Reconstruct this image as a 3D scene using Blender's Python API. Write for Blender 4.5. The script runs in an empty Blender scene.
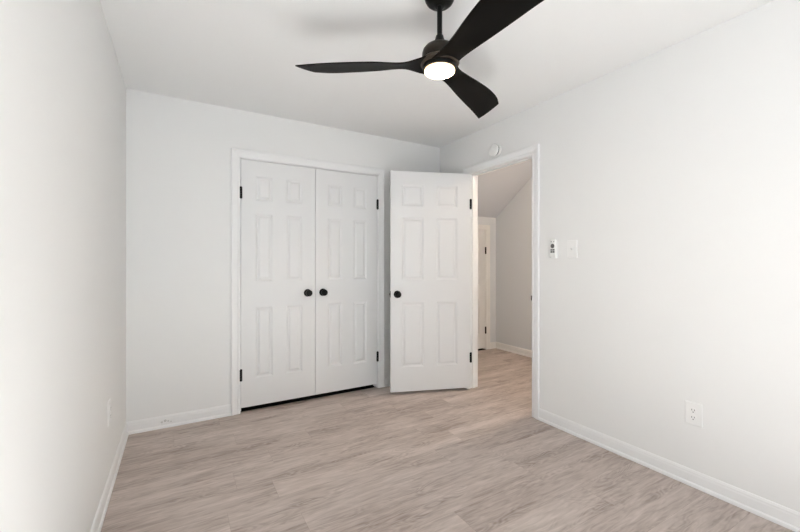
import bpy, bmesh, math
from mathutils import Vector, Matrix
C = bpy.context.scene.collection
R = math.radians

# ------------------------------------------------------------------ camera
cam_d = bpy.data.cameras.new('camera'); cam = bpy.data.objects.new('camera', cam_d); C.objects.link(cam)
cam.location = (0, 0, 1.208); cam.rotation_euler = (R(90), 0, R(-30.7828))
cam_d.sensor_width = 36; cam_d.lens = 382.95 / 800 * 36
cam_d.shift_x = -6.34 / 800; cam_d.shift_y = -2.85 / 800
cam_d.clip_start = 0.02
bpy.context.scene.camera = cam

# ------------------------------------------------------------------ world, daylight, exposure
W = bpy.data.worlds.new('world'); bpy.context.scene.world = W; W.use_nodes = True
bg = W.node_tree.nodes['Background']; bg.inputs[0].default_value = (0.85, 0.92, 1.0, 1); bg.inputs[1].default_value = 3.0
def area(name, loc, rot, sx, sy, power, col):
    d = bpy.data.lights.new(name, 'AREA'); d.shape = 'RECTANGLE'; d.size = sx; d.size_y = sy; d.energy = power; d.color = col
    o = bpy.data.objects.new(name, d); C.objects.link(o); o.location = loc; o.rotation_euler = rot
    return o
area('window_daylight', (0.58, -1.95, 1.45), (R(112), 0, 0), 1.6, 1.45, 19, (0.92, 0.97, 1.0))
sun_d = bpy.data.lights.new('sun', 'SUN'); sun_d.energy = 78.0; sun_d.angle = R(2.0); sun_d.color = (0.82, 0.94, 1.0)
sun = bpy.data.objects.new('sun', sun_d); C.objects.link(sun); sun.location = (1, -3, 4); sun.rotation_euler = (R(52), 0, R(0))
VS = bpy.context.scene.view_settings
VS.view_transform = 'Standard'; VS.look = 'None'; VS.gamma = 1; VS.use_curve_mapping = False
VS.exposure = -0.06

# ------------------------------------------------------------------ measures of the room
XL, XR, YB, YR, H = -0.316, 2.399, 3.3293, -1.72, 2.44       # left, right, back, rear wall faces; ceiling
XH = 2.51                                                     # hall side of the right wall
OY0, OY1, OZ = 2.088, 2.857, 2.060                            # entry opening
CX0, CX1, CZ = 0.431, 1.659, 2.052                            # closet opening
HX1, HY0, HY1 = 3.890, 0.9, 4.036                             # hall
T = 0.11

# ------------------------------------------------------------------ materials
def mat(name, col, rough=0.5, metal=0.0, bump=0.0, scale=60, var=0.0, spec=0.5):
    m = bpy.data.materials.new(name); m.use_nodes = True
    nt = m.node_tree; b = nt.nodes['Principled BSDF']
    b.inputs['Base Color'].default_value = (*col, 1); b.inputs['Roughness'].default_value = rough
    b.inputs['Metallic'].default_value = metal; b.inputs['Specular IOR Level'].default_value = spec
    tc = nt.nodes.new('ShaderNodeTexCoord'); n = nt.nodes.new('ShaderNodeTexNoise')
    n.inputs['Scale'].default_value = scale; n.inputs['Detail'].default_value = 3
    nt.links.new(tc.outputs['Object'], n.inputs['Vector'])
    if bump:
        bp = nt.nodes.new('ShaderNodeBump'); bp.inputs['Strength'].default_value = bump; bp.inputs['Distance'].default_value = 0.002
        nt.links.new(n.outputs['Fac'], bp.inputs['Height']); nt.links.new(bp.outputs['Normal'], b.inputs['Normal'])
    if var:
        r = nt.nodes.new('ShaderNodeValToRGB')
        r.color_ramp.elements[0].position = 0.3; r.color_ramp.elements[1].position = 0.7
        r.color_ramp.elements[0].color = (*[c * (1 - var) for c in col], 1); r.color_ramp.elements[1].color = (*col, 1)
        nt.links.new(n.outputs['Fac'], r.inputs['Fac']); nt.links.new(r.outputs['Color'], b.inputs['Base Color'])
    return m
M_wall = mat('wall_paint', (0.905, 0.905, 0.897), 0.75, bump=0.06, scale=120, spec=0.3)
M_ceil = mat('ceiling_paint', (0.935, 0.938, 0.935), 0.9, bump=0.06, scale=90, spec=0.2)
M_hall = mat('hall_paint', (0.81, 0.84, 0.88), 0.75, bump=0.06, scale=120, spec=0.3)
M_trim = mat('trim_paint', (0.93, 0.93, 0.93), 0.35, bump=0.03, scale=40)
M_door = mat('door_paint', (0.85, 0.85, 0.85), 0.4, bump=0.05, scale=70)
M_black = mat('matte_black_metal', (0.004, 0.004, 0.004), 0.5, spec=0.2, bump=0.03, scale=80)
M_fan = mat('fan_black', (0.004, 0.0036, 0.0032), 0.4, spec=0.2, bump=0.03, scale=50)
M_blade = mat('blade_black', (0.003, 0.0026, 0.0022), 0.5, spec=0.11, bump=0.05, scale=30)
M_bronze = mat('motor_black', (0.020, 0.014, 0.009), 0.35, spec=0.25, bump=0.03, scale=50)
M_hub = mat('hub_bronze', (0.036, 0.022, 0.013), 0.3, bump=0.02, scale=50)
M_plastic = mat('white_plastic', (0.93, 0.93, 0.92), 0.35, bump=0.01)
M_greyplastic = mat('grey_plastic', (0.16, 0.16, 0.16), 0.5, bump=0.01)
M_slot = mat('slot_dark', (0.03, 0.03, 0.03), 0.6, bump=0.01)
M_steel = mat('brushed_steel', (0.55, 0.54, 0.52), 0.35, metal=1, bump=0.02)
M_scuff = mat('scuffed_paint', (0.80, 0.79, 0.78), 0.7, bump=0.3, scale=150, var=0.25)

def lens_mat(name, col, strength):
    m = bpy.data.materials.new(name); m.use_nodes = True; b = m.node_tree.nodes['Principled BSDF']
    b.inputs['Base Color'].default_value = (0.9, 0.88, 0.84, 1); b.inputs['Roughness'].default_value = 0.4
    b.inputs['Emission Color'].default_value = (*col, 1); b.inputs['Emission Strength'].default_value = strength
    return m
M_lens = lens_mat('lit_frosted_lens', (1.0, 0.82, 0.58), 9.0)
def radial_lens(m):                      # the frosted diffuser is brightest under its LEDs and weaker at the rim
    nt = m.node_tree; tc = nt.nodes.new('ShaderNodeTexCoord'); sp = nt.nodes.new('ShaderNodeSeparateXYZ'); cb = nt.nodes.new('ShaderNodeCombineXYZ')
    ln = nt.nodes.new('ShaderNodeVectorMath'); ln.operation = 'LENGTH'; mr = nt.nodes.new('ShaderNodeMapRange')
    nt.links.new(tc.outputs['Object'], sp.inputs[0]); nt.links.new(sp.outputs[0], cb.inputs[0]); nt.links.new(sp.outputs[1], cb.inputs[1])
    nt.links.new(cb.outputs[0], ln.inputs[0]); nt.links.new(ln.outputs['Value'], mr.inputs[0])
    mr.inputs[1].default_value = 0.056; mr.inputs[2].default_value = 0.0705; mr.inputs[3].default_value = 60.0; mr.inputs[4].default_value = 1.0
    b = nt.nodes['Principled BSDF']; nt.links.new(mr.outputs[0], b.inputs['Emission Strength'])
    cr = nt.nodes.new('ShaderNodeValToRGB'); mc = nt.nodes.new('ShaderNodeMapRange'); nt.links.new(ln.outputs['Value'], mc.inputs[0])
    mc.inputs[1].default_value = 0.050; mc.inputs[2].default_value = 0.0705; nt.links.new(mc.outputs[0], cr.inputs['Fac'])
    cr.color_ramp.elements[0].color = (1.0, 0.84, 0.62, 1); cr.color_ramp.elements[1].color = (1.0, 0.66, 0.34, 1)
    nt.links.new(cr.outputs['Color'], b.inputs['Emission Color'])
radial_lens(M_lens)
M_halllens = lens_mat('lit_hall_lens', (1.0, 0.80, 0.61), 76.0)

def glass_mat():
    m = bpy.data.materials.new('window_glass'); m.use_nodes = True; nt = m.node_tree
    for n in list(nt.nodes):
        if n.type == 'BSDF_PRINCIPLED': nt.nodes.remove(n)
    o = nt.nodes['Material Output']; t = nt.nodes.new('ShaderNodeBsdfTransparent'); g = nt.nodes.new('ShaderNodeBsdfGlossy')
    g.inputs['Roughness'].default_value = 0.02; mx = nt.nodes.new('ShaderNodeMixShader'); mx.inputs[0].default_value = 0.06
    nt.links.new(t.outputs[0], mx.inputs[1]); nt.links.new(g.outputs[0], mx.inputs[2]); nt.links.new(mx.outputs[0], o.inputs['Surface'])
    return m
M_glass = glass_mat()

def floor_mat():
    m = bpy.data.materials.new('vinyl_plank_floor'); m.use_nodes = True; nt = m.node_tree; L = nt.links
    N = lambda t: nt.nodes.new(t)
    b = nt.nodes['Principled BSDF']; tc = N('ShaderNodeTexCoord')
    def mapping(sx, sy, sz=1):
        mp = N('ShaderNodeMapping'); mp.inputs['Scale'].default_value = (sx, sy, sz); return mp
    def math_(op, a, bb=None, c=None):
        n = N('ShaderNodeMath'); n.operation = op
        for i, v in enumerate((a, bb, c)):
            if v is None: continue
            if isinstance(v, (int, float)): n.inputs[i].default_value = v
            else: L.new(v, n.inputs[i])
        return n.outputs[0]
    PW, PL = 0.185, 1.22
    sx = N('ShaderNodeSeparateXYZ'); L.new(tc.outputs['Object'], sx.inputs[0])
    v = math_('DIVIDE', sx.outputs[1], PW); row = math_('FLOOR', v)
    wn = N('ShaderNodeTexWhiteNoise'); wn.noise_dimensions = '1D'; L.new(row, wn.inputs['W'])
    u = math_('MULTIPLY_ADD', wn.outputs['Value'], 7.0, math_('DIVIDE', sx.outputs[0], PL)); col = math_('FLOOR', u)
    cid = N('ShaderNodeCombineXYZ'); L.new(row, cid.inputs[0]); L.new(col, cid.inputs[1])
    wn2 = N('ShaderNodeTexWhiteNoise'); wn2.noise_dimensions = '2D'; L.new(cid.outputs[0], wn2.inputs['Vector'])
    def edge(val, size, wid):
        d = math_('ABSOLUTE', math_('SUBTRACT', math_('FRACT', val), 0.5))          # 0.5 at a seam
        return math_('GREATER_THAN', math_('MULTIPLY', d, size), size*0.5 - wid)
    seam = math_('MAXIMUM', edge(v, PW, 0.0010), edge(u, PL, 0.0010))
    # each plank gets its own offset of the grain
    sep = N('ShaderNodeVectorMath'); sep.operation = 'MULTIPLY_ADD'
    L.new(wn2.outputs['Color'], sep.inputs[0]); sep.inputs[1].default_value = (9.3, 5.1, 0); L.new(tc.outputs['Object'], sep.inputs[2])
    def noise(sx, sy, scale, detail, dist=0):
        mp = mapping(sx, sy); L.new(sep.outputs[0], mp.inputs['Vector']); n = N('ShaderNodeTexNoise')
        n.inputs['Scale'].default_value = scale; n.inputs['Detail'].default_value = detail; n.inputs['Distortion'].default_value = dist
        L.new(mp.outputs[0], n.inputs['Vector']); return n.outputs['Fac']
    broad = noise(0.9, 5.0, 1.6, 3, 0.6)
    fine = noise(2.4, 19.0, 3.2, 7, 0.8)
    knot = noise(1.6, 6.5, 1.5, 2, 0.2)
    # cathedral grain : contour lines of a stretched noise
    def math_(op, a, bb=None, c=None):
        n = N('ShaderNodeMath'); n.operation = op
        for i, v in enumerate((a, bb, c)):
            if v is None: continue
            if isinstance(v, (int, float)): n.inputs[i].default_value = v
            else: L.new(v, n.inputs[i])
        return n.outputs[0]
    rings = math_('SINE', math_('MULTIPLY', knot, 110.0))
    rings = math_('MULTIPLY_ADD', rings, 0.5, 0.5)
    mask = N('ShaderNodeMapRange'); mask.inputs[1].default_value = 0.44; mask.inputs[2].default_value = 0.66
    L.new(noise(0.9, 4.5, 2.0, 3), mask.inputs[0])
    rm = math_('MULTIPLY', rings, mask.outputs[0])
    f = math_('MULTIPLY', broad, 0.50)
    f = math_('MULTIPLY_ADD', fine, 0.50, f)
    sepc = N('ShaderNodeSeparateColor'); L.new(wn2.outputs['Color'], sepc.inputs[0])
    f = math_('MULTIPLY_ADD', sepc.outputs[0], 0.05, f)
    f = math_('MULTIPLY_ADD', rm, -0.13, f)
    ramp = N('ShaderNodeValToRGB'); e = ramp.color_ramp.elements
    e[0].position = 0.30; e[0].color = (0.30, 0.238, 0.205, 1)
    e[1].position = 0.72; e[1].color = (0.70, 0.61, 0.563, 1)
    k = e.new(0.50); k.color = (0.515, 0.435, 0.392, 1)
    L.new(f, ramp.inputs['Fac'])
    mix = N('ShaderNodeMix'); mix.data_type = 'RGBA'; mix.blend_type = 'MULTIPLY'
    mix.inputs[7].default_value = (0.82, 0.80, 0.78, 1)
    L.new(seam, mix.inputs[0]); L.new(ramp.outputs[0], mix.inputs[6]); L.new(mix.outputs[2], b.inputs['Base Color'])
    rr = N('ShaderNodeMapRange'); rr.inputs[3].default_value = 0.42; rr.inputs[4].default_value = 0.6
    L.new(fine, rr.inputs[0]); L.new(rr.outputs[0], b.inputs['Roughness'])
    bp = N('ShaderNodeBump'); bp.inputs['Strength'].default_value = 0.25; bp.inputs['Distance'].default_value = 0.001
    hh = math_('MULTIPLY_ADD', seam, -0.6, f); L.new(hh, bp.inputs['Height']); L.new(bp.outputs['Normal'], b.inputs['Normal'])
    return m
M_floor = floor_mat()

# ------------------------------------------------------------------ mesh helpers
def link(name, bm, m, parent=None, smooth=False, matrix=None):
    bmesh.ops.recalc_face_normals(bm, faces=bm.faces)
    me = bpy.data.meshes.new(name); bm.to_mesh(me); bm.free(); me.materials.append(m)
    if smooth:
        for p in me.polygons: p.use_smooth = True
    o = bpy.data.objects.new(name, me); C.objects.link(o)
    if parent: o.parent = parent
    if matrix is not None: o.matrix_basis = matrix
    return o
def box(bm, x0, x1, y0, y1, z0, z1, bev=0.0):
    v = [bm.verts.new(p) for p in ((x0,y0,z0),(x1,y0,z0),(x1,y1,z0),(x0,y1,z0),(x0,y0,z1),(x1,y0,z1),(x1,y1,z1),(x0,y1,z1))]
    fs = [bm.faces.new([v[i] for i in q]) for q in ((3,2,1,0),(4,5,6,7),(0,1,5,4),(1,2,6,5),(2,3,7,6),(3,0,4,7))]
    if bev:
        ed = list({e for f in fs for e in f.edges})
        bmesh.ops.bevel(bm, geom=ed, offset=bev, segments=2, affect='EDGES', profile=0.6)
def lathe(bm, prof, n=48, mtx=None):           # prof: (r, z) list
    rings = []
    for r, z in prof:
        if r < 1e-6: rings.append([bm.verts.new((0, 0, z))])
        else: rings.append([bm.verts.new((r*math.cos(2*math.pi*i/n), r*math.sin(2*math.pi*i/n), z)) for i in range(n)])
    for a, b in zip(rings, rings[1:]):
        for i in range(n):
            j = (i+1) % n
            if len(a) == 1 and len(b) == 1: continue
            if len(a) == 1: bm.faces.new((a[0], b[i], b[j]))
            elif len(b) == 1: bm.faces.new((a[i], a[j], b[0]))
            else: bm.faces.new((a[i], a[j], b[j], b[i]))
    for rg, rev in ((rings[0], True), (rings[-1], False)):
        if len(rg) > 1: bm.faces.new(rg)
    if mtx is not None:
        vs = [v for rg in rings for v in rg]; bmesh.ops.transform(bm, matrix=mtx, verts=vs)
def autosmooth(o, ang=35):
    me = o.data
    for p in me.polygons: p.use_smooth = True
    bm = bmesh.new(); bm.from_mesh(me)
    for e in bm.edges:
        e.smooth = not (len(e.link_faces) == 2 and e.calc_face_angle(0) > R(ang))
    bm.to_mesh(me); bm.free()
def sweep(bm, path, ups, prof):
    """sweep a profile (u along side vector, v along out vector) through stations given as (origin, uvec, vvec)"""
    rings = []
    for (o, u, v) in path: rings.append([bm.verts.new(Vector(o) + Vector(u)*a + Vector(v)*b) for a, b in prof])
    n = len(prof)
    for a, b in zip(rings, rings[1:]):
        for i in range(n):
            j = (i+1) % n; bm.faces.new((a[i], a[j], b[j], b[i]))
    bm.faces.new(rings[0]); bm.faces.new(rings[-1])
def struct(o, label=None, cat=None):
    o['kind'] = 'structure'
    if label: o['label'] = label
    if cat: o['category'] = cat
    return o
def thing(name, label, cat, loc, rot=(0,0,0), group=None):
    o = bpy.data.objects.new(name, None); C.objects.link(o); o.location = loc; o.rotation_euler = rot
    o.empty_display_size = 0.05
    o['label'] = label; o['category'] = cat
    if group: o['group'] = group
    return o

# ------------------------------------------------------------------ floor, ceiling, walls
bm = bmesh.new(); box(bm, XL-T, HX1+T, YR-T, HY1+T, -0.05, 0)
struct(link('floor', bm, M_floor), 'grey-beige wood-look plank floor running through the room and hall', 'floor')
bm = bmesh.new(); box(bm, XL-T, XH, YR-T, YB+T, H, H+0.08)
struct(link('ceiling', bm, M_ceil), 'flat white ceiling above the bedroom', 'ceiling')
bm = bmesh.new(); box(bm, XL-T, XL, YR-T, YB+T, 0, H)
struct(link('wall_left', bm, M_wall), 'plain white wall at the left with one outlet near the corner', 'wall')
bm = bmesh.new()
box(bm, XL, CX0-0.018, YB, YB+T, 0, H); box(bm, CX1+0.018, XR, YB, YB+T, 0, H); box(bm, CX0-0.018, CX1+0.018, YB, YB+T, CZ+0.018, H)
struct(link('wall_back', bm, M_wall), 'white far wall holding the double closet doors', 'wall')
bm = bmesh.new()
box(bm, XR, XH, YR-T, OY0-0.018, 0, H); box(bm, XR, XH, OY1+0.018, HY1, 0, H); box(bm, XR, XH, OY0-0.018, OY1+0.018, OZ+0.018, H)
struct(link('wall_right', bm, M_wall), 'white wall at the right with the open doorway to the hall', 'wall')
WX0, WX1, WZ0, WZ1 = -0.14, 1.30, 0.80, 2.10
bm = bmesh.new()
box(bm, XL, WX0, YR-T, YR, 0, H); box(bm, WX1, XR, YR-T, YR, 0, H); box(bm, WX0, WX1, YR-T, YR, 0, WZ0); box(bm, WX0, WX1, YR-T, YR, WZ1, H)
struct(link('wall_rear', bm, M_wall), 'white wall behind the camera with the window', 'wall')
M_dark = mat('gap_shade_dark', (0.012, 0.011, 0.010), 0.95, bump=0.2, scale=300, spec=0.1)  # near-black colour stands in for the shade under closed doors
bm = bmesh.new(); box(bm, CX0, CX1, YB+0.032, YB+T, 0, 0.002); box(bm, CX0-0.14, CX1+0.14, YB+T, HY1, 0, 0.004)  # added sheets over the planks; their colour paints the shade of the gap
struct(link('floor_closet_shade', bm, M_dark), 'dark sheet painting the thin line of shade under the double doors', 'floor')
# closet interior
bm = bmesh.new()
box(bm, CX0-0.22, CX0-0.14, YB+T, HY1, 0, H); box(bm, CX1+0.14, CX1+0.22, YB+T, HY1, 0, H)
box(bm, CX0-0.22, CX1+0.22, HY1, HY1+0.08, 0, H); box(bm, CX0-0.22, CX1+0.22, YB+T, HY1+0.08, H, H+0.08)
struct(link('wall_closet', bm, M_wall), 'inside of the closet behind the double doors', 'wall')
# hall
bm = bmesh.new(); box(bm, HX1, HX1+T, HY0, HY1+T, 0, H)
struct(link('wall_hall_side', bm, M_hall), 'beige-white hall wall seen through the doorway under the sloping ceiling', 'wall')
HDX0, HDX1, HDZ = 2.98, 3.694, 1.668
bm = bmesh.new()
box(bm, XH, HDX0-0.01, HY1, HY1+T, 0, H); box(bm, HDX1+0.01, HX1, HY1, HY1+T, 0, H); box(bm, HDX0-0.01, HDX1+0.01, HY1, HY1+T, HDZ+0.01, H)
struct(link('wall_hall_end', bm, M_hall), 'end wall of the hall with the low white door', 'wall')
bm = bmesh.new(); box(bm, XH, HX1+T, HY0-T, HY0, 0, H)
struct(link('wall_hall_near', bm, M_hall), 'near end wall of the hall hidden behind the right wall', 'wall')
bm = bmesh.new()
zs = 1.853; sl = 0.7166; yk = HY1 - (H - zs)/sl
prof = [(yk, H), (HY1, zs), (HY1, H+0.08), (HY0-T, H+0.08), (HY0-T, H)]
a = [bm.verts.new((XH, y, z)) for y, z in prof]; b = [bm.verts.new((HX1, y, z)) for y, z in prof]
for i in range(5): bm.faces.new((a[i], a[(i+1) % 5], b[(i+1) % 5], b[i]))
bm.faces.new(a); bm.faces.new(b)
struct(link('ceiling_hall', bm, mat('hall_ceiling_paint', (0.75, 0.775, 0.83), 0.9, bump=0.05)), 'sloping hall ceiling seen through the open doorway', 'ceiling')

# ------------------------------------------------------------------ baseboards
BP = [(0,0), (0.009,0), (0.009,0.062), (0.0075,0.070), (0.0075,0.076), (0.0035,0.086), (0,0.088)]
SP = [(0.009,0.0), (0.0165,0.0), (0.0165,0.008), (0.0145,0.016), (0.009,0.022)]
def base(name, p0, p1, nrm, label, e0=0.0, e1=0.0):
    p0 = Vector((*p0, 0)); p1 = Vector((*p1, 0)); n = Vector((*nrm, 0))
    bm = bmesh.new(); sweep(bm, [(p0, n, (0,0,1)), (p1, n, (0,0,1))], None, BP)
    o = struct(link(name, bm, M_trim), label, 'baseboard')
    bm = bmesh.new(); sweep(bm, [(p0, n, (0,0,1)), (p1, n, (0,0,1))], None, SP); link('shoe_molding', bm, M_trim, o)
    return o
CW = 0.068
base('baseboard_left', (XL, YR), (XL, YB), (1, 0), 'white baseboard along the left wall')
bb = base('baseboard_back', (XL, YB), (CX0-CW-0.003, YB), (0, -1), 'white baseboard on the far wall left of the closet')
base('baseboard_back', (CX1+CW+0.003, YB), (XR, YB), (0, -1), 'short white baseboard behind the open door')
base('baseboard_right', (XR, YR), (XR, OY0-CW-0.003), (-1, 0), 'white baseboard along the right wall below the outlet')
base('baseboard_right', (XR, OY1+CW+0.003), (XR, YB), (-1, 0), 'short white baseboard hidden between doorway and corner')
base('baseboard_rear', (XL, YR), (XR, YR), (0, 1), 'white baseboard under the window behind the camera')
base('baseboard_hall_side', (HX1, HY0), (HX1, HY1), (-1, 0), 'white baseboard in the hall seen through the doorway')
base('baseboard_hall_end', (HDX1+0.073, HY1), (HX1, HY1), (0, -1), 'tiny white baseboard beside the low hall door')
base('baseboard_hall_end', (XH, HY1), (HDX0-0.073, HY1), (0, -1), 'white baseboard left of the low hall door')
# little chip in the paint of the far baseboard
bm = bmesh.new()
for dx, dz, r in ((-0.028, 0.045, 0.007), (-0.006, 0.052, 0.009), (0.012, 0.046, 0.006), (0.03, 0.04, 0.005)):
    lathe(bm, [(0, 0.0), (r, 0.0), (r*0.8, 0.0015), (0, 0.002)], 10, Matrix.Translation((-0.075+dx, YB-0.009, dz)) @ Matrix.Rotation(R(90), 4, 'X'))
o = link('paint_chip', bm, M_scuff, bb); o['label'] = 'chipped grey spot of paint'

# ------------------------------------------------------------------ casings and jambs
CP = [(0,0), (0,0.008), (0.006,0.011), (0.016,0.0115), (0.020,0.009), (0.046,0.0145), (0.050,0.0175), (0.062,0.018), (CW,0.015), (CW,0)]
def casing(bm, origin, a, up, nrm, w0, w1, z1, rev=0.004):
    """U shaped casing: a = direction along the wall, w0..w1 opening along a, z1 its head"""
    o = Vector(origin); a = Vector(a); n = Vector(nrm); z = Vector((0,0,1))
    w0 -= rev; w1 += rev; z1 += rev
    st = [(o + a*w0, -a, n), (o + a*w0 + z*z1, -a + z, n), (o + a*w1 + z*z1, a + z, n), (o + a*w1, a, n)]
    sweep(bm, st, None, CP)
# closet
bm = bmesh.new(); casing(bm, (0, YB, 0), (1,0,0), None, (0,-1,0), CX0, CX1, CZ)
box(bm, CX0-0.018, CX0, YB, YB+T, 0, CZ); box(bm, CX1, CX1+0.018, YB, YB+T, 0, CZ); box(bm, CX0-0.018, CX1+0.018, YB, YB+T, CZ, CZ+0.018)
box(bm, CX0, CX0+0.010, YB+0.040, YB+0.075, 0, CZ); box(bm, CX1-0.010, CX1, YB+0.040, YB+0.075, 0, CZ); box(bm, CX0+0.010, CX1-0.010, YB+0.040, YB+0.075, CZ-0.010, CZ)
struct(link('trim_1', bm, M_trim), 'white moulded casing around the double closet doors', 'door casing')
# entry: room side + hall side + jamb + stop
bm = bmesh.new(); casing(bm, (XR, 0, 0), (0,1,0), None, (-1,0,0), OY0, OY1, OZ)
casing(bm, (XH, 0, 0), (0,1,0), None, (1,0,0), OY0, OY1, OZ)
box(bm, XR, XH, OY0-0.018, OY0, 0, OZ); box(bm, XR, XH, OY1, OY1+0.018, 0, OZ); box(bm, XR, XH, OY0-0.018, OY1+0.018, OZ, OZ+0.018)
box(bm, XR+0.040, XR+0.075, OY0, OY0+0.011, 0, OZ); box(bm, XR+0.040, XR+0.075, OY1-0.011, OY1, 0, OZ); box(bm, XR+0.040, XR+0.075, OY0+0.011, OY1-0.011, OZ-0.011, OZ)
tr2 = struct(link('trim_2', bm, M_trim), 'white moulded casing and jamb around the open doorway', 'door casing')
bm = bmesh.new(); box(bm, XR+0.002, XR+0.034, OY0-0.001, OY0+0.0015, 0.905, 0.962, 0.0005); box(bm, XR-0.010, XR+0.004, OY0-0.002, OY0+0.003, 0.915, 0.952, 0.0008)
o = link('strike_plate', bm, M_black, tr2); o['label'] = 'small black strike plate on the jamb'
# hall low door casing
bm = bmesh.new(); casing(bm, (0, HY1, 0), (1,0,0), None, (0,-1,0), HDX0, HDX1, HDZ)
box(bm, HDX0-0.010, HDX0, HY1, HY1+T, 0, HDZ); box(bm, HDX1, HDX1+0.010, HY1, HY1+T, 0, HDZ); box(bm, HDX0-0.010, HDX1+0.010, HY1, HY1+T, HDZ, HDZ+0.010)
box(bm, HDX0, HDX1, HY1+T, HY1+T+0.01, 0, HDZ)
low = bmesh.new(); box(low, HDX0, HDX1, HY1+0.001, HY1+T, 0, 0.004)  # added dark sheet, shade below the low door put into its colour
struct(link('floor_low_door_shade', low, M_dark), 'dark sheet painting the line of shade under the low hall door', 'floor')
struct(link('trim_3', bm, M_trim), 'white casing around the low door at the end of the hall', 'door casing')

# ------------------------------------------------------------------ panel doors
def door_leaf(bm, w, z0, z1, th, cols, rows):
    """slab from x 0..w, front face at y = 0, back at y = th, recessed moulded panels on both faces"""
    xs = sorted({0.0, w, *[c for q in cols for c in q]}); zz = sorted({z0, z1, *[c for q in rows for c in q]})
    prof = [(0.0, 0.0), (0.004, 0.0012), (0.012, 0.0065), (0.018, 0.0080), (0.024, 0.0078), (0.034, 0.0026), (0.038, 0.0018)]
    for side in (0, 1):
        Y = lambda d: d if side == 0 else th - d
        V = {(i, k): bm.verts.new((x, Y(0), z)) for i, x in enumerate(xs) for k, z in enumerate(zz)}
        for i in range(len(xs)-1):
            for k in range(len(zz)-1):
                if (xs[i], xs[i+1]) in cols and (zz[k], zz[k+1]) in rows:
                    prev = [V[i,k], V[i+1,k], V[i+1,k+1], V[i,k+1]]
                    for ins, dep in prof[1:]:
                        cur = [bm.verts.new(p) for p in ((xs[i]+ins, Y(dep), zz[k]+ins), (xs[i+1]-ins, Y(dep), zz[k]+ins), (xs[i+1]-ins, Y(dep), zz[k+1]-ins), (xs[i]+ins, Y(dep), zz[k+1]-ins))]
                        for q in range(4): bm.faces.new((prev[q], prev[(q+1) % 4], cur[(q+1) % 4], cur[q]))
                        prev = cur
                    bm.faces.new(prev)
                else: bm.faces.new((V[i,k], V[i+1,k], V[i+1,k+1], V[i,k+1]))
        if side == 0: F = V
        else:
            nx, nz = len(xs)-1, len(zz)-1
            for i in range(nx):
                bm.faces.new((F[i,0], F[i+1,0], V[i+1,0], V[i,0])); bm.faces.new((F[i,nz], F[i+1,nz], V[i+1,nz], V[i,nz]))
            for k in range(nz):
                bm.faces.new((F[0,k], F[0,k+1], V[0,k+1], V[0,k])); bm.faces.new((F[nx,k], F[nx,k+1], V[nx,k+1], V[nx,k]))
def knob(parent, x, y, z, sgn=-1, s=1.0):
    """round black knob sticking out along local y (sgn)"""
    bm = bmesh.new()
    pr = [(0.033,0), (0.034,0.003), (0.031,0.008), (0.014,0.010), (0.0115,0.014), (0.0115,0.026), (0.019,0.031), (0.027,0.038), (0.0295,0.047), (0.028,0.056), (0.020,0.063), (0.009,0.066), (0,0.0665)]
    lathe(bm, [(r*s, q) for r, q in pr], 40, Matrix.Translation((x, y, z)) @ Matrix.Rotation(R(90 if sgn < 0 else -90), 4, 'X'))
    o = link('knob', bm, M_black, parent); autosmooth(o); o['label'] = 'round black knob'
    return o
def hinge(parent, x, y, z, h=0.092, leafdir=None):
    bm = bmesh.new()
    n = 5; g = h / n
    for i in range(n): lathe(bm, [(0.0105, z-h/2+i*g+0.0006), (0.0105, z-h/2+(i+1)*g-0.0006)], 14, Matrix.Translation((x, y, 0)))
    lathe(bm, [(0.003, z-h/2-0.004), (0.0045, z-h/2-0.003), (0.0045, z+h/2+0.003), (0.003, z+h/2+0.005)], 12, Matrix.Translation((x, y, 0)))
    if leafdir is not None:
        dx, dy = leafdir; vx, vy = -dy*0.0012, dx*0.0012
        c = [(x+vx, y+vy), (x+dx*0.03+vx, y+dy*0.03+vy), (x+dx*0.03-vx, y+dy*0.03-vy), (x-vx, y-vy)]
        lo = [bm.verts.new((p[0], p[1], z-h/2)) for p in c]; hi = [bm.verts.new((p[0], p[1], z+h/2)) for p in c]
        for i in range(4): bm.faces.new((lo[i], lo[(i+1) % 4], hi[(i+1) % 4], hi[i]))
        bm.faces.new(lo); bm.faces.new(hi)
    o = link('hinge', bm, M_black, parent); autosmooth(o); o['label'] = 'black butt hinge'
    return o

ROWS_C = [(0.265, 0.845), (1.055, 1.615), (1.720, 1.922)]
cw = 0.609
for k, (x0, cat_lab) in enumerate(((CX0+0.003, 'left leaf of the closed white double closet doors'), (CX1-0.003-cw, 'right leaf of the closed white double closet doors'))):
    bm = bmesh.new(); door_leaf(bm, cw, 0.040, CZ-0.004, 0.034, [(0.109, 0.249), (0.357, 0.497)] if k == 0 else [(0.112, 0.252), (0.360, 0.500)], ROWS_C)
    d = link('door_%d' % (k+1), bm, M_door); d.location = (x0, YB+0.002, 0)
    struct(d, cat_lab, 'closet door')
    knob(d, cw-0.068 if k == 0 else 0.066, 0, 0.948, s=0.98)
    for z in (1.776, 0.306): hinge(d, -0.001 if k == 0 else cw+0.001, -0.007, z)

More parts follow.
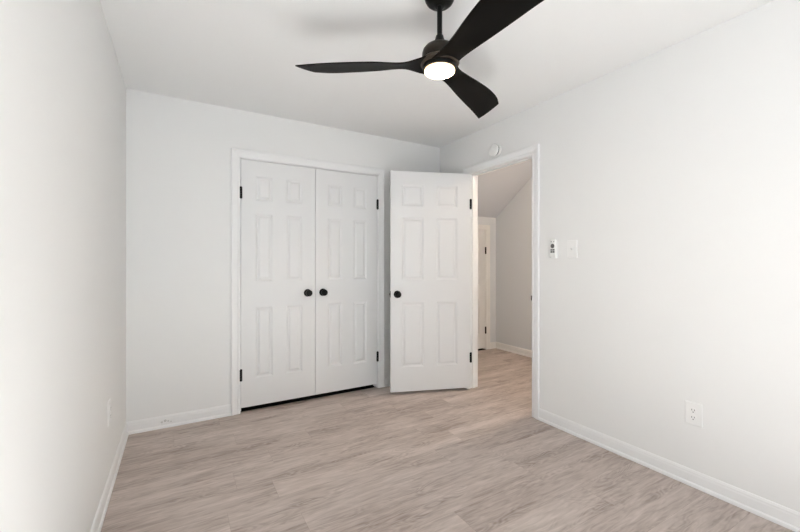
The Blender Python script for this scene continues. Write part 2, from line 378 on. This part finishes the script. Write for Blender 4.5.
# entry door, swung open into the room
Fp = Vector((2.392, 2.822, 0)); ang = R(180-20)             # front-face hinge end; local x runs from hinge to latch
lw = 0.768
bm = bmesh.new()
door_leaf(bm, lw, 0.024, 2.056, 0.035, [(0.128, 0.338), (0.456, 0.666)], [(0.247, 0.847), (1.050, 1.632), (1.732, 1.938)])
bmesh.ops.transform(bm, matrix=Matrix.Scale(-1, 4, (0, 1, 0)), verts=bm.verts)    # thickness away from the camera
d3 = link('door_3', bm, M_door); d3.location = Fp; d3.rotation_euler = (0, 0, ang)
struct(d3, 'white six-panel door standing open into the room beside the doorway', 'door')
knob(d3, lw-0.062, 0.0, 0.922, sgn=1, s=1.0); knob(d3, lw-0.062, -0.035, 0.922, sgn=-1, s=1.0)
bm = bmesh.new(); box(bm, lw-0.0005, lw+0.0015, -0.030, -0.005, 0.893, 0.951, 0.0004); box(bm, lw, lw+0.008, -0.024, -0.012, 0.912, 0.932, 0.002)
o = link('latch_plate', bm, M_black, d3); o['label'] = 'small black latch plate on the door edge'
for z in (1.770, 0.310): hinge(d3, -0.003, 0.000, z, leafdir=None)

# low hall door
bm = bmesh.new(); hw = HDX1-HDX0-0.006
door_leaf(bm, hw, 0.022, HDZ-0.003, 0.034, [(0.11, 0.31), (0.40, 0.60)], [(0.22, 0.72), (0.90, 1.48)])
d4 = link('door_4', bm, M_door); d4.location = (HDX0+0.003, HY1+0.002, 0)
struct(d4, 'low white door at the end of the hall under the slope', 'door')
for z in (1.385, 0.272): hinge(d4, hw+0.001, -0.007, z)
knob(d4, 0.06, 0, 0.92)

# ------------------------------------------------------------------ rear window
bm = bmesh.new(); 
box(bm, WX0, WX0+0.05, YR-0.09, YR-0.03, WZ0, WZ1); box(bm, WX1-0.05, WX1, YR-0.09, YR-0.03, WZ0, WZ1)
box(bm, WX0+0.05, WX1-0.05, YR-0.09, YR-0.03, WZ0, WZ0+0.05); box(bm, WX0+0.05, WX1-0.05, YR-0.09, YR-0.03, WZ1-0.05, WZ1); box(bm, WX0+0.05, WX1-0.05, YR-0.08, YR-0.04, 1.43, 1.47)
w = struct(link('window_1', bm, M_trim), 'white sash window in the rear wall', 'window')
bm = bmesh.new(); box(bm, WX0+0.05, WX1-0.05, YR-0.062, YR-0.058, WZ0+0.05, 1.43); box(bm, WX0+0.05, WX1-0.05, YR-0.062, YR-0.058, 1.47, WZ1-0.05)
link('glass', bm, M_glass, w)
bm = bmesh.new()
for args in ((WX0-0.07, WX0, WZ0-0.07, WZ1+0.07), (WX1, WX1+0.07, WZ0-0.07, WZ1+0.07), (WX0, WX1, WZ1, WZ1+0.07), (WX0, WX1, WZ0-0.07, WZ0)):
    box(bm, args[0], args[1], YR, YR+0.016, args[2], args[3])
link('window_casing', bm, M_trim, w)

# ------------------------------------------------------------------ ceiling fan
FX, FY = 1.038, 1.442
fan = thing('ceiling_fan', 'black three-blade ceiling fan with lit round light hanging from the ceiling', 'ceiling fan', (FX, FY, H))
zf = lambda z: z - H
def fl(name, prof, m, parent, n=64):
    bm = bmesh.new(); lathe(bm, [(r, zf(z)) for r, z in prof], n); o = link(name, bm, m, parent); autosmooth(o, 40); return o
fl('canopy', [(0.069, 2.44), (0.069, 2.432), (0.067, 2.424), (0.061, 2.413), (0.050, 2.403), (0.037, 2.397), (0.023, 2.395), (0.019, 2.391), (0.0, 2.391)], M_fan, fan)
fl('downrod', [(0.012, 2.394), (0.012, 2.235)], M_fan, fan, 32)
fl('coupling_cover', [(0.014, 2.262), (0.017, 2.258), (0.020, 2.245), (0.026, 2.230), (0.033, 2.220), (0.035, 2.212), (0.0, 2.212)], M_fan, fan)
motor = fl('motor_housing', [(0.030, 2.218), (0.048, 2.214), (0.066, 2.204), (0.077, 2.190), (0.081, 2.176), (0.081, 2.160), (0.076, 2.150), (0.0, 2.148)], M_bronze, fan)
fl('hub', [(0.0, 2.152), (0.062, 2.151), (0.080, 2.146), (0.090, 2.137), (0.091, 2.128), (0.084, 2.119), (0.070, 2.116), (0.0, 2.116)], M_hub, fan)
ring = fl('light_ring', [(0.062, 2.128), (0.076, 2.125), (0.079, 2.120), (0.078, 2.103), (0.076, 2.100), (0.0, 2.100)], M_fan, fan)
o = fl('light_lens', [(0.0700, 2.101), (0.0705, 2.096), (0.069, 2.091), (0.062, 2.087), (0.048, 2.0845), (0.028, 2.083), (0.0, 2.0825)], M_lens, fan)
o['label'] = 'glowing frosted white lens'

def interp(xs, ys, t):                     # Catmull-Rom through uneven nodes
    n = len(xs)
    i = max(0, min(n-2, next((k for k in range(n-1) if t <= xs[k+1]), n-2)))
    h = xs[i+1]-xs[i]; u = (t-xs[i])/h
    def sl(k):
        if k == 0: return (ys[1]-ys[0])/(xs[1]-xs[0])
        if k == n-1: return (ys[-1]-ys[-2])/(xs[-1]-xs[-2])
        return (ys[k+1]-ys[k-1])/(xs[k+1]-xs[k-1])
    m0, m1 = sl(i)*h, sl(i+1)*h
    return (2*u**3-3*u**2+1)*ys[i] + (u**3-2*u**2+u)*m0 + (-2*u**3+3*u**2)*ys[i+1] + (u**3-u**2)*m1
AX = [0.045, 0.09, 0.17, 0.30, 0.42, 0.53, 0.602]; AY = [-0.070, -0.062, -0.0530, -0.0728, -0.0860, -0.0845, -0.0686]; AZ = [2.114, 2.121, 2.1385, 2.1424, 2.1453, 2.1438, 2.141]
BX = [0.045, 0.09, 0.17, 0.30, 0.42, 0.53, 0.652]; BY = [0.070, 0.058, 0.0465, 0.0596, 0.0665, 0.0705, 0.0754]; BZ = [2.134, 2.1265, 2.114, 2.1142, 2.1119, 2.1085, 2.100]
def blade_mesh():
    bm = bmesh.new(); ns, nc = 44, 12; rings = []
    for i in range(ns+1):
        s = i/ns
        xa = 0.045 + s*(0.602-0.045); xb = 0.045 + s*(0.652-0.045)
        A = Vector((xa, interp(AX, AY, xa), zf(interp(AX, AZ, xa)))); B = Vector((xb, interp(BX, BY, xb), zf(interp(BX, BZ, xb))))
        top, bot = [], []
        tt = 0.010 - 0.004*s
        for j in range(nc+1):
            c = j/nc; p = A.lerp(B, c); p.x += 0.007*math.sin(math.pi*c)*s**6
            cam_ = (0.007 - 0.005*s)*math.sin(math.pi*c)                     # camber
            half = tt*(0.30 + 0.70*math.sin(math.pi*min(1, max(0, c)))**0.7)*0.5 + 0.0016
            top.append(bm.verts.new(p + Vector((0,0,cam_+half)))); bot.append(bm.verts.new(p + Vector((0,0,cam_-half))))
        rings.append(top + bot[::-1])
    n = len(rings[0])
    for a, b in zip(rings, rings[1:]):
        for j in range(n): bm.faces.new((a[j], a[(j+1) % n], b[(j+1) % n], b[j]))
    bm.faces.new(rings[0]); bm.faces.new(rings[-1])
    return bm
bl = link('blade', blade_mesh(), M_blade, fan); autosmooth(bl, 50)
a0 = R(57-30.7828)
bl.rotation_euler = (0, 0, a0)
for k in (1, 2):
    c = bl.copy(); C.objects.link(c); c.parent = fan; c.rotation_euler = (0, 0, a0 + k*2*math.pi/3)

# ------------------------------------------------------------------ smoke detector (right wall above the doorway)
det = thing('smoke_detector', 'round white smoke detector on the wall just above the doorway casing', 'smoke detector', (XR, 2.488, 2.198), (0, R(-90), 0))   # local z points into the room
bm = bmesh.new(); lathe(bm, [(0.066, 0), (0.066, 0.008), (0.063, 0.012), (0.056, 0.012), (0.0, 0.012)], 48); o = link('mounting_base', bm, M_plastic, det); autosmooth(o)
bm = bmesh.new(); lathe(bm, [(0.051, 0.012), (0.051, 0.022), (0, 0.022)], 40); o = link('vent_gap', bm, M_greyplastic, det); autosmooth(o); o['label'] = 'dark vent gap'
bm = bmesh.new(); lathe(bm, [(0.050, 0.022), (0.056, 0.023), (0.057, 0.028), (0.053, 0.036), (0.044, 0.041), (0.020, 0.043), (0, 0.043)], 48); o = link('cover', bm, M_plastic, det); autosmooth(o)
bm = bmesh.new(); lathe(bm, [(0.011, 0.0425), (0.011, 0.0455), (0.009, 0.0465), (0, 0.0465)], 24, Matrix.Translation((0.018, 0, 0))); o = link('test_button', bm, M_plastic, det); autosmooth(o)

# ------------------------------------------------------------------ wall plates.  local frame: x across, y up, z out of the wall
def plate_frame(name, label, cat, p, right_wall=True, group=None):
    o = thing(name, label, cat, p, group=group)
    if right_wall: m = Matrix(((0,0,-1),(-1,0,0),(0,1,0)))       # x -> -Y, y -> Z, z -> -X
    else: m = Matrix(((0,0,1),(1,0,0),(0,1,0)))
    o.rotation_euler = m.to_euler()
    return o
def screw(parent, x, y, z):
    bm = bmesh.new(); lathe(bm, [(0.0034, z), (0.0030, z+0.0010), (0, z+0.0013)], 16, Matrix.Translation((x, y, 0)))
    box(bm, x-0.0028, x+0.0028, y-0.0004, y+0.0004, z+0.0008, z+0.0016); link('screw', bm, M_plastic, parent)
def cover_plate(parent, w, h):
    bm = bmesh.new()
    rings = []
    for ins, z in ((0, 0), (0, 0.003), (0.0025, 0.0055), (0.006, 0.0065)):
        rings.append([bm.verts.new(q) for q in ((-w/2+ins, -h/2+ins, z), (w/2-ins, -h/2+ins, z), (w/2-ins, h/2-ins, z), (-w/2+ins, h/2-ins, z))])
    for a, b in zip(rings, rings[1:]):
        for i in range(4): bm.faces.new((a[i], a[(i+1) % 4], b[(i+1) % 4], b[i]))
    bm.faces.new(rings[0]); bm.faces.new(rings[-1])
    return link('cover_plate', bm, M_plastic, parent)
def outlet(label, p, right_wall):
    o = plate_frame('wall_outlet', label, 'outlet', p, right_wall)
    cover_plate(o, 0.082, 0.124)
    for s in (1, -1):
        bm = bmesh.new(); vs = []
        # rounded face with flat top and bottom
        pts = []
        for i in range(40):
            t = 2*math.pi*i/40; x, y = 0.0172*math.cos(t), 0.0172*math.sin(t); pts.append((x, max(-0.0140, min(0.0140, y)) + s*0.0195))
        lo = [bm.verts.new((x, y, 0.005)) for x, y in pts]; hi = [bm.verts.new((x, y, 0.0082)) for x, y in pts]
        for i in range(40): bm.faces.new((lo[i], lo[(i+1) % 40], hi[(i+1) % 40], hi[i]))
        bm.faces.new(lo); bm.faces.new(hi)
        rc = link('receptacle', bm, M_plastic, o)
        cy = s*0.0195
        for x, hh in ((-0.0065, 0.0045), (0.0065, 0.0038)):
            bm = bmesh.new(); box(bm, x-0.0012, x+0.0012, cy+0.003-hh, cy+0.003+hh, 0.0070, 0.0085); link('slot', bm, M_slot, rc)
        bm = bmesh.new(); lathe(bm, [(0.0027, 0.0070), (0.0027, 0.0085), (0, 0.0085)], 16, Matrix.Translation((0, cy-0.0082, 0))); link('slot', bm, M_slot, rc)
    screw(o, 0, 0, 0.0064)
    return o
outlet('white duplex outlet low on the right wall above the baseboard', (XR, 0.985, 0.392), True)
outlet('white outlet plate low on the left wall near the corner', (XL, 2.55, 0.417), False)

sw = plate_frame('light_switch', 'white single light switch plate on the right wall beside the fan remote', 'light switch', (XR, 1.728, 1.308))
cover_plate(sw, 0.080, 0.124)
bm = bmesh.new(); box(bm, -0.0055, 0.0055, -0.0125, 0.0125, 0.004, 0.0072, 0.0006); link('toggle_frame', bm, M_plastic, sw)
bm = bmesh.new(); box(bm, -0.004, 0.004, -0.005, 0.006, 0.006, 0.019, 0.0012)
bmesh.ops.rotate(bm, verts=bm.verts, cent=(0,0,0.006), matrix=Matrix.Rotation(R(-22), 3, 'X')); link('toggle', bm, M_plastic, sw)
for y in (0.030, -0.030): screw(sw, 0, y, 0.0064)

# fan remote in its wall cradle
def rounded(bm, w, h, r, z0, z1, cx=0, cy=0, n=8, inset=0.0):
    pts = []
    for (sx, sy, t0) in ((1,1,0), (-1,1,90), (-1,-1,180), (1,-1,270)):
        for i in range(n+1):
            t = R(t0 + 90*i/n); pts.append((cx + sx*(w/2-r) + r*math.cos(t), cy + sy*(h/2-r) + r*math.sin(t)))
    def ring(k, z):
        return [bm.verts.new((cx+(x-cx)*k, cy+(y-cy)*k, z)) for x, y in pts]
    k = 1 - inset/(w/2)
    rr = [ring(1, z0), ring(1, z1-inset), ring(k, z1)] if inset else [ring(1, z0), ring(1, z1)]
    for a, b in zip(rr, rr[1:]):
        for i in range(len(a)): bm.faces.new((a[i], a[(i+1) % len(a)], b[(i+1) % len(a)], b[i]))
    bm.faces.new(rr[0]); bm.faces.new(rr[-1])
RP = (XR, 1.881, 1.317)
cr = plate_frame('remote_holder', 'white plastic wall cradle holding the fan remote by the doorway', 'remote holder', RP)
bm = bmesh.new(); rounded(bm, 0.050, 0.120, 0.010, 0.0, 0.004, cy=-0.006)
for x0, x1 in ((-0.0275, -0.0242), (0.0242, 0.0275)): box(bm, x0, x1, -0.072, -0.020, 0.0, 0.021, 0.001)
box(bm, -0.0242, 0.0242, -0.0745, -0.071, 0.0, 0.021, 0.001)
link('cradle', bm, M_plastic, cr)
rm = plate_frame('remote_control', 'white fan remote with dark buttons hanging in the wall cradle', 'remote control', RP)
bm = bmesh.new(); rounded(bm, 0.046, 0.138, 0.012, 0.0045, 0.019, inset=0.003); o = link('body', bm, M_plastic, rm); autosmooth(o, 30)
def button(w, h, r, x, y):
    bm = bmesh.new(); rounded(bm, w, h, r, 0.0175, 0.0205, x, y, 5); link('button', bm, M_greyplastic, rm)
button(0.007, 0.007, 0.0033, -0.012, 0.050); button(0.007, 0.007, 0.0033, 0.012, 0.050)
bm = bmesh.new(); lathe(bm, [(0.016, 0.0175), (0.016, 0.0205), (0.0085, 0.0205), (0.0085, 0.0195), (0, 0.0195)], 32, Matrix.Translation((0, 0.018, 0))); link('button_ring', bm, M_greyplastic, rm)
bm = bmesh.new(); lathe(bm, [(0.0070, 0.0175), (0.0070, 0.021), (0, 0.021)], 24, Matrix.Translation((0, 0.018, 0))); link('button', bm, M_greyplastic, rm)
for y in (-0.011, -0.026):
    for x in (-0.0095, 0.0095): button(0.0165, 0.0115, 0.003, x, y)

# ------------------------------------------------------------------ hall ceiling lamp (out of sight behind the right wall)
hl = thing('ceiling_light', 'round flush ceiling light in the hall', 'ceiling light', (3.3, 2.15, H))
bm = bmesh.new(); lathe(bm, [(0.16, 0), (0.165, -0.02), (0.155, -0.03), (0, -0.03)], 40); o = link('base', bm, M_trim, hl); autosmooth(o)
bm = bmesh.new(); lathe(bm, [(0.150, -0.03), (0.145, -0.055), (0.11, -0.075), (0.05, -0.085), (0, -0.087)], 40); o = link('diffuser', bm, M_halllens, hl); autosmooth(o)
